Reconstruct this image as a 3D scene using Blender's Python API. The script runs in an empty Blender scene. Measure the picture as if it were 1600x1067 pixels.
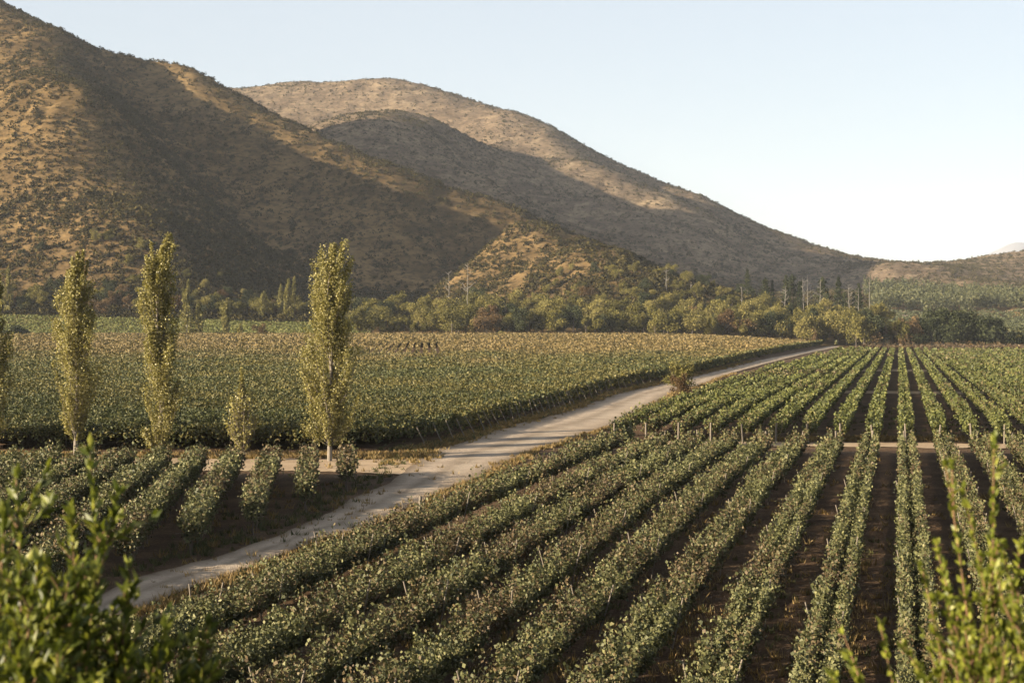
import bpy, math, random
import numpy as np

# ------------------------------------------------------------------ camera, sky, sun, exposure
S = bpy.context.scene
COL = S.collection
SUN_EL, SUN_AZ = 16.06, 23.35          # elevation; light travels to the right and this far away from the viewer
FPX, CAM_Z, HOR = 2400.0, 11.4, 512.0

cam_d = bpy.data.cameras.new("camera")
cam = bpy.data.objects.new("camera", cam_d)
COL.objects.link(cam)
cam.location = (0, 0, CAM_Z)
cam.rotation_euler = (math.radians(90), 0, 0)
cam_d.sensor_width = 36.0
cam_d.lens = FPX / 1600 * 36.0
cam_d.shift_y = -(533.5 - HOR) / 1600
cam_d.clip_start = 0.1
cam_d.clip_end = 40000
cam_d.dof.use_dof = True
cam_d.dof.focus_distance = 110
cam_d.dof.aperture_fstop = 5.0
S.camera = cam

world = bpy.data.worlds.new("World")
S.world = world
world.use_nodes = True
wn = world.node_tree.nodes
bg = wn["Background"]
sky = wn.new("ShaderNodeTexSky")
sky.sky_type = 'NISHITA'
sky.sun_disc = False
sky.sun_elevation = math.radians(SUN_EL)
sky.sun_rotation = math.atan2(-math.cos(math.radians(SUN_AZ)), -math.sin(math.radians(SUN_AZ)))
sky.altitude = 300
sky.air_density = 1.0
sky.dust_density = 1.6
sky.ozone_density = 1.0
bg.inputs[1].default_value = 0.05
milk = wn.new("ShaderNodeMix"); milk.data_type = 'RGBA'          # thin high veil over the clear sky
milk.inputs[0].default_value = 0.58
milk.inputs[7].default_value = (3.95, 4.12, 4.3, 1)
world.node_tree.links.new(sky.outputs[0], milk.inputs[6])
world.node_tree.links.new(milk.outputs[2], bg.inputs[0])

sun_d = bpy.data.lights.new("sun", 'SUN')
sun_d.energy = 5.0
sun_d.angle = math.radians(0.5)
sun_d.color = (1.0, 0.84, 0.62)
sun = bpy.data.objects.new("sun", sun_d)
COL.objects.link(sun)
_e, _a = math.radians(SUN_EL), math.radians(SUN_AZ)
from mathutils import Vector
sun.rotation_euler = Vector((math.cos(_e)*math.cos(_a), math.cos(_e)*math.sin(_a), -math.sin(_e))).to_track_quat('-Z', 'Y').to_euler()
sun.location = (-200, -100, 200)

S.view_settings.view_transform = 'Standard'
S.view_settings.look = 'None'
S.view_settings.exposure = 2.03
S.view_settings.gamma = 1.0
S.render.engine = 'CYCLES'
S.cycles.max_bounces = 6
S.cycles.diffuse_bounces = 2
S.cycles.glossy_bounces = 2
S.cycles.transmission_bounces = 3
S.cycles.transparent_max_bounces = 8
S.cycles.volume_bounces = 0
S.cycles.use_denoising = True

rng = np.random.default_rng(7)
R = math.radians
# ------------------------------------------------------------------ helpers
ORD = ["zeroth", "first", "second", "third", "fourth", "fifth", "sixth", "seventh", "eighth", "ninth", "tenth", "eleventh",
       "twelfth", "thirteenth", "fourteenth", "fifteenth", "sixteenth", "seventeenth", "eighteenth", "nineteenth", "twentieth"]
def ordw(n):
    if n <= 20: return ORD[n]
    tens = {2: "twent", 3: "thirt", 4: "fort", 5: "fift", 6: "sixt", 7: "sevent", 8: "eight", 9: "ninet"}[n // 10]
    return tens + "ieth" if n % 10 == 0 else tens + "y-" + ORD[n % 10]

def px(u, v, Y):                       # a picture direction at a known distance gives a real point
    return np.array([(u - 800) / FPX * Y, Y, CAM_Z + (HOR - v) / FPX * Y])

class MB:
    """collects faces (arrays of one size each) and links them as ONE mesh object"""
    def __init__(self): self.V, self.F, self.T, self.n = [], [], [], 0
    def add(self, V, F, tint=0.5):
        V = np.asarray(V, float).reshape(-1, 3)
        self.V.append(V)
        self.F.append(np.asarray(F, np.int64) + self.n)
        self.T.append(np.broadcast_to(np.asarray(tint, float), (len(V),)))
        self.n += len(V)
        return self
    def mesh(self, name, mat=None, smooth=False):
        m = bpy.data.meshes.new(name)
        V = np.concatenate(self.V)
        m.vertices.add(len(V)); m.vertices.foreach_set("co", V.astype(np.float32).ravel())
        lv = np.concatenate([f.ravel() for f in self.F])
        tot = np.concatenate([np.full(len(f), f.shape[1]) for f in self.F])
        st = np.concatenate([[0], np.cumsum(tot)[:-1]])
        m.loops.add(len(lv)); m.loops.foreach_set("vertex_index", lv.astype(np.int32))
        m.polygons.add(len(tot)); m.polygons.foreach_set("loop_start", st.astype(np.int32))
        m.polygons.foreach_set("loop_total", tot.astype(np.int32))
        a = m.attributes.new("tint", 'FLOAT', 'POINT')
        a.data.foreach_set("value", np.concatenate(self.T).astype(np.float32))
        m.update(calc_edges=True)
        if smooth: m.polygons.foreach_set("use_smooth", np.ones(len(tot), bool))
        if mat: m.materials.append(mat)
        return m
    def build(self, name, mat=None, parent=None, smooth=False):
        return link(name, self.mesh(name, mat, smooth), parent)

def link(name, mesh, parent=None):
    o = bpy.data.objects.new(name, mesh)
    COL.objects.link(o)
    if parent: o.parent = parent
    return o
def tag(o, label=None, cat=None, group=None, kind=None):
    if label: o["label"] = label
    if cat: o["category"] = cat
    if group: o["group"] = group
    if kind: o["kind"] = kind
    return o
def empty(name, loc, rz=0.0, scale=1.0):
    o = bpy.data.objects.new(name, None)
    o.empty_display_size = 0.2
    COL.objects.link(o)
    o.location = loc; o.rotation_euler = (0, 0, rz)
    o.scale = (scale,) * 3 if np.isscalar(scale) else scale
    return o

def tube(P, rad, k=7):
    P = np.asarray(P, float); n = len(P); rad = np.broadcast_to(rad, (n,))
    T = np.gradient(P, axis=0); T /= np.linalg.norm(T, axis=1, keepdims=True) + 1e-9
    ref = np.where(np.abs(T[:, 2:3]) > .9, [[1., 0, 0]], [[0, 0, 1.]])
    A = np.cross(T, ref); A /= np.linalg.norm(A, axis=1, keepdims=True) + 1e-9
    B = np.cross(T, A)
    t = np.arange(k) * 2 * np.pi / k
    V = P[:, None] + rad[:, None, None] * (np.cos(t)[None, :, None] * A[:, None] + np.sin(t)[None, :, None] * B[:, None])
    i = np.arange(n - 1)[:, None] * k; j = np.arange(k)[None]; j2 = (j + 1) % k
    F = np.stack([i + j, i + j2, i + k + j2, i + k + j], -1).reshape(-1, 4)
    V = V.reshape(-1, 3)
    return V, F
def capped(mb, P, rad, k=7, tint=.5):
    V, F = tube(P, rad, k); mb.add(V, F, tint)
    mb.add(V[-k:], np.arange(k)[None], tint)

def unit(v): return v / (np.linalg.norm(v, axis=-1, keepdims=True) + 1e-9)
def cards(C, size, rg, up=0.35, aspect=0.8, nrm=None, nb=0.0, axis=None):
    """one small folded four-cornered leaf (or leaf spray) per centre"""
    n = len(C); size = np.broadcast_to(size, (n,))[:, None]
    N = rg.normal(size=(n, 3)); N[:, 2] = N[:, 2] * .75 + up
    if nrm is not None: N = unit(N) + nb * nrm
    N = unit(N)
    A = rg.normal(size=(n, 3)) if axis is None else axis + .35 * rg.normal(size=(n, 3))
    A = unit(A - N * (A * N).sum(1, keepdims=True)); B = np.cross(N, A)
    k = size * .5
    w = aspect * (.75 + .5 * rg.random((n, 1)))
    s = .25 * size * (rg.random((n, 1)) - .3)
    V = np.stack([C - A * k, C + B * k * w + N * s + A * k * .1, C + A * k * (1 + .2 * rg.random((n, 1))), C - B * k * w + N * s + A * k * .1], 1)
    return V.reshape(-1, 3), np.arange(4 * n).reshape(n, 4)

def noise1(x, rg, wl):                       # smooth 1-d noise, about -1..1
    x = np.asarray(x, float); o = np.zeros_like(x)
    for k in range(4):
        f = (2 ** k) / wl
        o += np.sin(x * f * 6.283 * (.8 + .4 * rg.random()) + rg.random() * 6.283) / (1.4 ** k)
    return o / 2.2
_nr = np.random.default_rng(3)
_NP = [(_nr.normal(size=2), _nr.random() * 6.283) for _ in range(24)]
def noise2(x, y, wl):                        # smooth 2-d noise, about -1..1
    o = 0
    for k, (d, ph) in enumerate(_NP):
        f = (1 + .9 * (k % 6)) / wl
        o = o + np.sin((x * d[0] + y * d[1]) * 6.283 * f + ph) / (1 + .5 * (k % 6))
    return o / 4.2

# ------------------------------------------------------------------ materials
def nm(name):
    m = bpy.data.materials.new(name); m.use_nodes = True
    n = m.node_tree.nodes; n.clear()
    out = n.new("ShaderNodeOutputMaterial")
    b = n.new("ShaderNodeBsdfPrincipled")
    m.node_tree.links.new(b.outputs[0], out.inputs[0])
    return m, n, m.node_tree.links, b, out
def ramp(n, stops):
    r = n.new("ShaderNodeValToRGB"); e = r.color_ramp.elements
    while len(e) > 1: e.remove(e[-1])
    for i, (p, c) in enumerate(stops):
        q = e[0] if i == 0 else e.new(p)
        q.position = p; q.color = (*c, 1)
    return r
def noise(n, l, scale, detail=4, rough=.55, vec=None):
    t = n.new("ShaderNodeTexNoise"); t.inputs["Scale"].default_value = scale
    t.inputs["Detail"].default_value = detail; t.inputs["Roughness"].default_value = rough
    if vec is not None: l.new(vec, t.inputs["Vector"])
    return t
def mix(n, l, fac, a, b, blend='MIX'):
    m = n.new("ShaderNodeMix"); m.data_type = 'RGBA'; m.blend_type = blend
    if isinstance(fac, (int, float)): m.inputs[0].default_value = fac
    else: l.new(fac, m.inputs[0])
    for s, i in ((a, 6), (b, 7)):
        if isinstance(s, tuple): m.inputs[i].default_value = (*s, 1)
        else: l.new(s, m.inputs[i])
    return m.outputs[2]
def mth(n, l, op, a, b=None):
    m = n.new("ShaderNodeMath"); m.operation = op
    for s, i in ((a, 0), (b, 1)):
        if s is None: continue
        if isinstance(s, (int, float)): m.inputs[i].default_value = s
        else: l.new(s, m.inputs[i])
    return m.outputs[0]

def leaf_mat(name, stops, transl=.3, rough=.5, patch=None, patch_scale=.05, patch_lo=.5, patch_hi=.65, obj_var=0.0, spec=.35):
    m, n, l, b, out = nm(name)
    geo = n.new("ShaderNodeNewGeometry")
    at = n.new("ShaderNodeAttribute"); at.attribute_name = "tint"
    f = mth(n, l, 'ADD', mth(n, l, 'MULTIPLY', geo.outputs["Random Per Island"], .5), mth(n, l, 'MULTIPLY', at.outputs["Fac"], .5))
    if obj_var:
        oi = n.new("ShaderNodeObjectInfo")
        f = mth(n, l, 'ADD', f, mth(n, l, 'MULTIPLY', mth(n, l, 'SUBTRACT', oi.outputs["Random"], .5), obj_var))
    r = ramp(n, stops); l.new(f, r.inputs[0])
    col = r.outputs[0]
    if patch:
        t = noise(n, l, patch_scale, 3, .6, geo.outputs["Position"])
        pf = ramp(n, [(patch_lo, (0, 0, 0)), (patch_hi, (1, 1, 1))])
        l.new(mth(n, l, 'ADD', t.outputs[0], mth(n, l, 'MULTIPLY', mth(n, l, 'SUBTRACT', geo.outputs["Random Per Island"], .5), .35)), pf.inputs[0])
        r2 = ramp(n, patch); l.new(f, r2.inputs[0])
        col = mix(n, l, pf.outputs[0], col, r2.outputs[0])
    l.new(col, b.inputs["Base Color"])
    b.inputs["Roughness"].default_value = rough
    b.inputs["Specular IOR Level"].default_value = spec * .6
    tr = n.new("ShaderNodeBsdfTranslucent")
    l.new(mix(n, l, .6, col, (1.0, 1.0, .35), 'MULTIPLY'), tr.inputs[0])
    ms = n.new("ShaderNodeMixShader"); ms.inputs[0].default_value = transl
    l.new(b.outputs[0], ms.inputs[1]); l.new(tr.outputs[0], ms.inputs[2])
    l.new(ms.outputs[0], out.inputs[0])
    return m

def soil_mat(name, c1, c2, c3, scale=1.0, bump=.5, litter=None):
    m, n, l, b, out = nm(name)
    geo = n.new("ShaderNodeNewGeometry"); P = geo.outputs["Position"]
    a = noise(n, l, .35 * scale, 6, .65, P); d = noise(n, l, 4.5 * scale, 8, .7, P)
    r = ramp(n, [(.3, c1), (.5, c2), (.72, c3)])
    l.new(mth(n, l, 'ADD', mth(n, l, 'MULTIPLY', a.outputs[0], .6), mth(n, l, 'MULTIPLY', d.outputs[0], .4)), r.inputs[0])
    col = r.outputs[0]
    if litter:
        t = noise(n, l, 9 * scale, 4, .6, P)
        k = ramp(n, [(.6, (0, 0, 0)), (.66, (1, 1, 1))]); l.new(t.outputs[0], k.inputs[0])
        col = mix(n, l, k.outputs[0], col, litter)
    l.new(col, b.inputs["Base Color"]); b.inputs["Roughness"].default_value = .95
    b.inputs["Specular IOR Level"].default_value = .1
    bp = n.new("ShaderNodeBump"); bp.inputs["Strength"].default_value = bump; bp.inputs["Distance"].default_value = .15
    l.new(d.outputs[0], bp.inputs["Height"]); l.new(bp.outputs[0], b.inputs["Normal"])
    return m

def wood_mat(name, c1, c2, scale=6):
    m, n, l, b, out = nm(name)
    tc = n.new("ShaderNodeTexCoord"); mp = n.new("ShaderNodeMapping"); mp.inputs["Scale"].default_value = (scale, scale, scale * .15)
    l.new(tc.outputs["Object"], mp.inputs[0])
    t = noise(n, l, 3, 6, .65, mp.outputs[0])
    r = ramp(n, [(.3, c1), (.7, c2)]); l.new(t.outputs[0], r.inputs[0]); l.new(r.outputs[0], b.inputs["Base Color"])
    b.inputs["Roughness"].default_value = .85
    bp = n.new("ShaderNodeBump"); bp.inputs["Strength"].default_value = .5; bp.inputs["Distance"].default_value = .02
    l.new(t.outputs[0], bp.inputs["Height"]); l.new(bp.outputs[0], b.inputs["Normal"])
    return m
# ------------------------------------------------------------------ terrain height
HP = np.array([-678,1356,385.4, -689,1740,433.3, -541,1622,354.1, -426,1381,285.3, -378,1295,258.0, -366,1351,257.4, -342,1366,252.7, -289,1332,235.7,
 -255,1362,222.5, -208,1348,196.8, -165,1317,174.9, -129,1290,156.5, -92,1228,138.3, -62,1246,128.2, -31,1244,120.2, 0,1209,105.1,
 27,1072,82.9, 49,987,64.8, 80,1072,57.9, 99,987,46.0, 119,953,37.2, 155,976,28.5, -723,2892,447.7, -531,2712,434.0,
 -460,2757,442.2, -409,2805,454.4, -311,2669,438.4, -219,2627,438.3, -165,2634,430.6, -107,2561,403.0, -43,2569,382.9, 20,2444,349.5,
 82,2453,322.1, 143,2444,285.3, 206,2468,260.3, 270,2315,214.0, 346,2304,176.5, 409,2232,143.5, 486,2243,118.9, 584,2335,107.7,
 632,2369,105.2, 669,2362,107.8, 721,2372,118.1, 737,2296,122.4, 799,2338,126.4, 924,2333,144.6, 1172,2344,159.9, -402,1277,252.6,
 -363,1219,226.0, -295,1056,173.9, -260,1016,126.8, -209,910,76.9, -187,918,54.4, -383,1414,235.0, -310,1307,196.7, -243,1214,133.0,
 -182,1150,77.3, -129,1103,53.2, -101,1005,28.1, -570,1243,188.0, -480,1151,100.4, -361,1018,125.1, -377,1130,191.7, -311,956,88.7,
 -297,891,47.8, -234,862,36.4, -133,1331,133.8, -77,1157,91.8, -39,1156,61.4, -45,1086,40.9, 21,1013,56.0, -4,1071,81.4,
 56,902,39.1, 27,912,28.7, -390,780,15.3, -325,780,15.3, -260,780,16.9, -228,780,16.3, -195,780,15.3, -162,780,14.7,
 -130,780,13.7, -98,780,13.7, -60,800,15.4, -20,810,17.1, 20,820,18.2, 62,830,18.3, 104,830,17.3, 138,830,15.6,
 171,820,13.8, 210,800,10.4, 267,800,10.4, 367,800,10.4, -150,1805,198.6, -74,1780,106.2, 0,1526,77.0, 64,1534,66.9,
 118,1412,44.4, 180,1439,40.1, 229,1376,42.9, 293,1409,42.2, 403,1613,39.7, 306,1165,21.3, 348,1193,23.5, 388,1163,26.0,
 495,1188,20.8, 477,1762,71.0, 507,1691,65.3, 588,1765,60.2, 725,1739,62.0, 206,1100,21.0, 259,1129,24.4, -190,2536,397.4,
 -149,2229,315.8, -195,2345,262.0, -40,2386,321.9, 29,2288,270.6, 116,2136,219.5, 172,2062,143.1, 221,1897,122.1, 286,1809,74.4,
 94,2251,257.6, 190,2285,208.3, 250,1997,137.2, 353,2118,124.9, -97,2321,273.6, -32,1925,176.2, 78,1867,126.0, -10,2316,293.1,
 55,2186,245.5, 89,2132,218.0, 133,1992,178.5, 199,2071,169.2, -81,1947,238.3, -31,1884,195.7, 24,1897,165.1, 76,1832,132.7,
 58,2320,296.3, 108,2168,243.6, 157,2092,183.4, 206,1973,146.1, 356,1901,75.3, 398,1804,53.0, 429,1775,63.1, 376,1805,60.5,
 438,1846,84.6, -847,1706,192.7, -861,2090,216.7, -676,1972,177.0, -532,1731,142.7, -472,1645,129.0, -457,1701,128.7, -427,1716,126.4,
 -361,1682,117.8, -319,1712,111.2, -260,1698,98.4, -206,1667,87.4, -161,1640,78.2, -115,1578,69.1, -78,1596,64.1, -39,1594,60.1,
 0,1559,52.5, 34,1422,41.4, 62,1337,32.4, -940,3392,223.8, -690,3212,217.0, -597,3257,221.1, -532,3305,227.2, -405,3169,219.2,
 -285,3127,219.2, -214,3134,215.3, -139,3061,201.5, -56,3069,191.4, 26,2944,174.7, 106,2953,161.1, 185,2944,142.7, 267,2968,130.1,
 351,2815,107.0, 449,2804,88.2, 532,2732,71.7, 632,2743,59.4, 759,2835,53.9, 821,2869,52.6, 870,2862,53.9, 938,2872,59.1,
 957,2796,61.2, 1038,2838,63.2, 1201,2833,72.3, 1524,2844,79.9, -1500,450,6.0, -1500,600,6.0, -1000,450,6.0, -1000,600,6.0,
 -500,450,6.0, -500,600,6.0, 0,450,6.0, 0,600,6.0, 500,450,6.0, 500,600,6.0, 1000,450,6.0, 1000,600,6.0,
 1500,450,6.0, 1500,600,6.0, 2000,450,6.0, 2000,600,6.0, -900,720,9.0, -600,720,9.0, -300,720,9.0, 0,720,9.0,
 300,720,9.0, 600,720,9.0, 900,720,9.0, 1200,720,9.0], float).reshape(-1, 3)
def _fit(p):
    xy = p[:, :2] / 1000; d2 = ((xy[:, None] - xy[None]) ** 2).sum(-1) + 1e-12; n = len(p)
    A = np.zeros((n + 3, n + 3)); A[:n, :n] = .5 * d2 * np.log(d2) + np.eye(n) * 1e-4
    A[:n, n] = 1; A[:n, n + 1:] = xy; A[n, :n] = 1; A[n + 1:, :n] = xy.T
    return xy, np.linalg.solve(A, np.r_[p[:, 2], 0, 0, 0])
_HX, _HW = _fit(HP)
def sstep(a, b, x):
    t = np.clip((x - a) / (b - a), 0, 1); return t * t * (3 - 2 * t)
def hill_z(x, y):
    x = np.asarray(x, float); y = np.asarray(y, float); sh = x.shape
    X = x.ravel() / 1000; Y = y.ravel() / 1000; n = len(_HX)
    o = _HW[n] + _HW[n + 1] * X + _HW[n + 2] * Y
    for i in range(n):
        d2 = (X - _HX[i, 0]) ** 2 + (Y - _HX[i, 1]) ** 2 + 1e-12
        o = o + _HW[i] * .5 * d2 * np.log(d2)
    o = o.reshape(sh)
    w = sstep(830, 1050, y); rl = 1 - np.abs(noise2(x * 1.25 - y * .5, y * .35 + x * .2, 150)) * 2
    o = np.maximum(o, 0) + w * (1.2 * noise2(x, y, 190) + .8 * noise2(x + 900, y, 70) - 1.8 * np.clip(rl, 0, 1) ** 2)
    return o * (1 - sstep(3000, 3550, y))
_gy = [-200, 45, 60, 86, 138, 165, 300, 900]; _gv = [-.05, -.05, .1, .55, .6, 1.1, 1.3, 1.9]
def flat_z(x, y):
    x = np.asarray(x, float); y = np.asarray(y, float)
    b = sum(np.interp(y + d, _gy, _gv) for d in (-8, -4, 0, 4, 8)) / 5
    u = 800 + FPX * x / np.maximum(y, 30)
    b = b + 5 * sstep(250, 720, y) * (1 - sstep(1000, 1430, u))
    bank = 9.7 * np.clip(1 - np.maximum(y, 0) / 38, 0, 1) ** .95
    return np.maximum(b, bank)
def T(x, y):
    x = np.asarray(x, float); y = np.asarray(y, float)
    f = flat_z(x, y); w = sstep(700, 800, y)
    if np.all(w == 0): return f
    return f * (1 - w) + w * np.maximum(hill_z(x, y), 0)
def gpx(u, v, ymax=3000):                    # where a line of sight meets the ground
    Y = 150.0
    for _ in range(60):
        z = float(flat_z((u - 800) / FPX * Y, Y)); Y = .5 * Y + .5 * min((CAM_Z - z) / max(v - HOR, .5) * FPX, ymax)
    return np.array([(u - 800) / FPX * Y, Y, float(flat_z((u - 800) / FPX * Y, Y))])

# ------------------------------------------------------------------ materials used by the setting
M_soil = soil_mat("soil", (.022, .013, .008), (.064, .039, .022), (.15, .098, .055), 1.0, 1.4, (.13, .092, .048))
def road_mat():
    m = soil_mat("gravel", (.15, .118, .088), (.24, .196, .152), (.33, .275, .215), .9, .7, (.15, .115, .08))
    n, l = m.node_tree.nodes, m.node_tree.links
    b = next(x for x in n if x.type == 'BSDF_PRINCIPLED'); old = b.inputs["Base Color"].links[0].from_socket
    at = n.new("ShaderNodeAttribute"); at.attribute_name = "tint"; geo = n.new("ShaderNodeNewGeometry")
    t = noise(n, l, .22, 4, .6, geo.outputs["Position"])
    x = mth(n, l, 'ADD', at.outputs["Fac"], mth(n, l, 'MULTIPLY', mth(n, l, 'SUBTRACT', t.outputs[0], .5), .22))
    r = ramp(n, [(0, (.45, .40, .34)), (.12, (.75, .72, .68)), (.27, (1.15, 1.13, 1.1)), (.36, (1.12, 1.1, 1.08)), (.5, (.74, .71, .66)), (.64, (1.1, 1.1, 1.08)), (.74, (1.15, 1.13, 1.1)), (.9, (.8, .76, .7)), (1, (.5, .44, .36))])
    l.new(x, r.inputs[0]); l.new(mix(n, l, .85, old, r.outputs[0], 'MULTIPLY'), b.inputs["Base Color"])
    return m
M_gravel = road_mat()
M_track = soil_mat("dirt_track", (.19, .135, .085), (.27, .20, .13), (.34, .265, .18), 1.0, .5)

def hill_mat():
    m, n, l, b, out = nm("dry_grass_hill")
    geo = n.new("ShaderNodeNewGeometry"); P = geo.outputs["Position"]
    sp = n.new("ShaderNodeSeparateXYZ"); l.new(P, sp.inputs[0])
    mp = n.new("ShaderNodeMapping"); mp.inputs["Scale"].default_value = (1, 1, 2.2); l.new(P, mp.inputs[0])
    a = noise(n, l, .006, 5, .6, P); d = noise(n, l, .045, 6, .7, mp.outputs[0]); c = noise(n, l, .16, 5, .7, mp.outputs[0])
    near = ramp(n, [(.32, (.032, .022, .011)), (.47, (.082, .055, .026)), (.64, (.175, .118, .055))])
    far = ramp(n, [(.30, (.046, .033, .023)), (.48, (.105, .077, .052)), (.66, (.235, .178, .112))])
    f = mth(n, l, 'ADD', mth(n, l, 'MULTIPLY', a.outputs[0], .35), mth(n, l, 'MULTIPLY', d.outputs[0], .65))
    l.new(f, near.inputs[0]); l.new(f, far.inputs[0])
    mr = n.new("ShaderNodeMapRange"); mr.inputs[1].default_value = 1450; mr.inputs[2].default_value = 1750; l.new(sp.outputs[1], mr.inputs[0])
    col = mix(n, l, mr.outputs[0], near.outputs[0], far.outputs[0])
    k = ramp(n, [(.50, (0, 0, 0)), (.60, (1, 1, 1))]); l.new(c.outputs[0], k.inputs[0])   # low tufts too small to model
    col = mix(n, l, mth(n, l, 'MULTIPLY', k.outputs[0], .55), col, (.028, .023, .012))
    l.new(col, b.inputs["Base Color"]); b.inputs["Roughness"].default_value = 1; b.inputs["Specular IOR Level"].default_value = 0
    bp = n.new("ShaderNodeBump"); bp.inputs["Strength"].default_value = .8; bp.inputs["Distance"].default_value = 2.5
    l.new(d.outputs[0], bp.inputs["Height"]); l.new(bp.outputs[0], b.inputs["Normal"])
    return m
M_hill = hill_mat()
M_wood = wood_mat("weathered_wood", (0.075, 0.060, 0.044), (0.150, 0.126, 0.098))
M_bark = wood_mat("bark", (0.028, 0.022, 0.017), (0.077, 0.061, 0.047), 3)
M_palebark = wood_mat("pale_bark", (.09, .075, .058), (.17, .145, .115), 3)
M_dead = wood_mat("bleached_wood", (.085, .076, .066), (.16, .147, .13), 2)
M_twig = wood_mat("twig", (0.088, 0.044, 0.019), (0.154, 0.088, 0.039), 20)

# ------------------------------------------------------------------ the ground, the hills, the roads
def sheet(name, X, Y, Z, mat, smooth=True, keep=None):
    h, w = X.shape
    i = (np.arange(h - 1)[:, None] * w + np.arange(w - 1)[None]).ravel()
    F = np.stack([i, i + 1, i + w + 1, i + w], 1)
    if keep is not None: F = F[keep[:-1, :-1].ravel()]
    return MB().add(np.stack([X, Y, Z], -1).reshape(-1, 3), F).build(name, mat, None, smooth)
gx, gy = np.meshgrid(np.arange(-450, 700, 3.), np.r_[np.arange(-75, 60, 1.5), np.arange(60, 709, 3.)])
gzz = flat_z(gx, gy) + .04 * noise2(gx, gy, 5) * (gy < 200)
ground = sheet("ground", gx, gy, gzz, M_soil); tag(ground, kind="structure")
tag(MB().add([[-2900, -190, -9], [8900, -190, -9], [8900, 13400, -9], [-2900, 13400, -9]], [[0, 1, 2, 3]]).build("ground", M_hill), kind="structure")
hu, hy = np.meshgrid(np.linspace(-900, 2500, 520), np.geomspace(690, 3600, 330))
hx = (hu - 800) / FPX * hy
hz = T(hx, hy) - .5 * (hy < 712)
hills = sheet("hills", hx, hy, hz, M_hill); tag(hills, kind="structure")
hv = HOR - (hz - CAM_Z) / hy * FPX
hrun = np.minimum.accumulate(hv, 0)
def hill_seen(u, y):
    i = np.clip((u + 900) / 3400 * 519, 0, 518).astype(int); j = np.clip(np.log(y / 690) / np.log(3600 / 690) * 329, 0, 328).astype(int)
    return hv[j, i] <= hrun[j, i] + 5

def ribbon(name, L, Rr, mat, lift=.03, n=220, jag=.25, seed=1):
    rg = np.random.default_rng(seed)
    L = np.array([gpx(*q)[:2] for q in L]); Rr = np.array([gpx(*q)[:2] for q in Rr])
    def res(P):
        d = np.r_[0, np.cumsum(np.hypot(*np.diff(P, axis=0).T))]
        s = np.geomspace(1, 1 + d[-1] / 40, n); s = (s - 1) / (s[-1] - 1) * d[-1]
        return np.stack([np.interp(s, d, P[:, 0]), np.interp(s, d, P[:, 1])], 1)
    L, Rr = res(L), res(Rr)
    w = np.hypot(*(Rr - L).T)[:, None]; c = (Rr - L) / w
    sm = lambda: np.convolve(rg.normal(size=n + 8), np.ones(9) / 3.0, 'valid')[:, None]
    L = L + c * sm() * jag; Rr = Rr + c * sm() * jag
    t = np.linspace(0, 1, 9)[None, :, None]
    P = L[:, None] * (1 - t) + Rr[:, None] * t
    tt = np.linspace(0, 1, 9)[None]
    crown = -.035 * (np.exp(-((tt - .3) / .08) ** 2) + np.exp(-((tt - .7) / .08) ** 2)) + .02 * np.sin(tt * np.pi)
    Z = flat_z(P[..., 0], P[..., 1]) + lift + .05 + crown + .00012 * P[..., 1]
    o = sheet(name, P[..., 0], P[..., 1], Z, mat); tag(o, kind="structure")
    o.data.attributes["tint"].data.foreach_set("value", np.broadcast_to(tt, Z.shape).astype(np.float32).ravel())
    return L, Rr
RL = [(60, 985), (130, 945), (202, 909), (337, 872), (438, 838), (540, 788), (607, 757), (660, 716), (700, 700), (776, 672), (877, 648), (962, 617), (1040, 600), (1100, 585), (1180, 565), (1260, 549), (1318, 537.5)]
RR = [(60, 1040), (130, 990), (202, 957), (293, 922), (361, 897), (506, 845), (560, 833), (628, 802), (692, 766), (760, 737), (830, 707), (900, 684), (979, 658), (1046, 618), (1120, 592), (1200, 568), (1280, 549), (1334, 538.5)]
rdL, rdR = ribbon("road", RL, RR, M_gravel, .03, 260, .3, 2)
ribbon("track", [(-60, 717), (200, 717), (420, 718), (560, 718), (690, 717)], [(-60, 733), (200, 735), (420, 737), (560, 740), (690, 745)], M_track, .0, 120, .5, 3)
ribbon("path", [(1010, 689), (1150, 691), (1350, 692.5), (1700, 695)], [(1010, 695), (1150, 697), (1350, 699), (1700, 703)], M_track, .0, 120, .3, 4)
ribbon("path", [(1290, 611), (1360, 611.5), (1560, 613)], [(1290, 615), (1360, 615.5), (1560, 617)], M_track, .0, 60, .2, 5)
ribbon("path", [(1330, 577), (1400, 577.5), (1540, 579)], [(1330, 580.5), (1400, 581), (1540, 582.5)], M_track, .0, 60, .2, 6)
# the terrace road across the right hand valley, seen far off, and the pale lane up to it
def far_ribbon(name, P, w, mat):
    P = np.array([px(*q) for q in P]); t = np.linspace(0, 1, 40); i = t * (len(P) - 1)
    C = np.stack([np.interp(i, np.arange(len(P)), P[:, k]) for k in (0, 1)], 1)
    d = unit(np.gradient(C, axis=0)); nn = np.stack([d[:, 1], -d[:, 0]], 1)
    q = C[:, None] + nn[:, None] * np.linspace(-w, w, 5)[None, :, None]
    o = sheet(name, q[..., 0], q[..., 1], T(q[..., 0], q[..., 1]) + .7, mat); tag(o, kind="structure")
far_ribbon("path", [(1395, 491, 1120), (1470, 490, 1130), (1560, 489.5, 1142), (1750, 489, 1150)], 4, M_track)
far_ribbon("path", [(1424, 503, 900), (1420, 497, 1010), (1414, 491, 1125)], 2.6, M_gravel)
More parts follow.
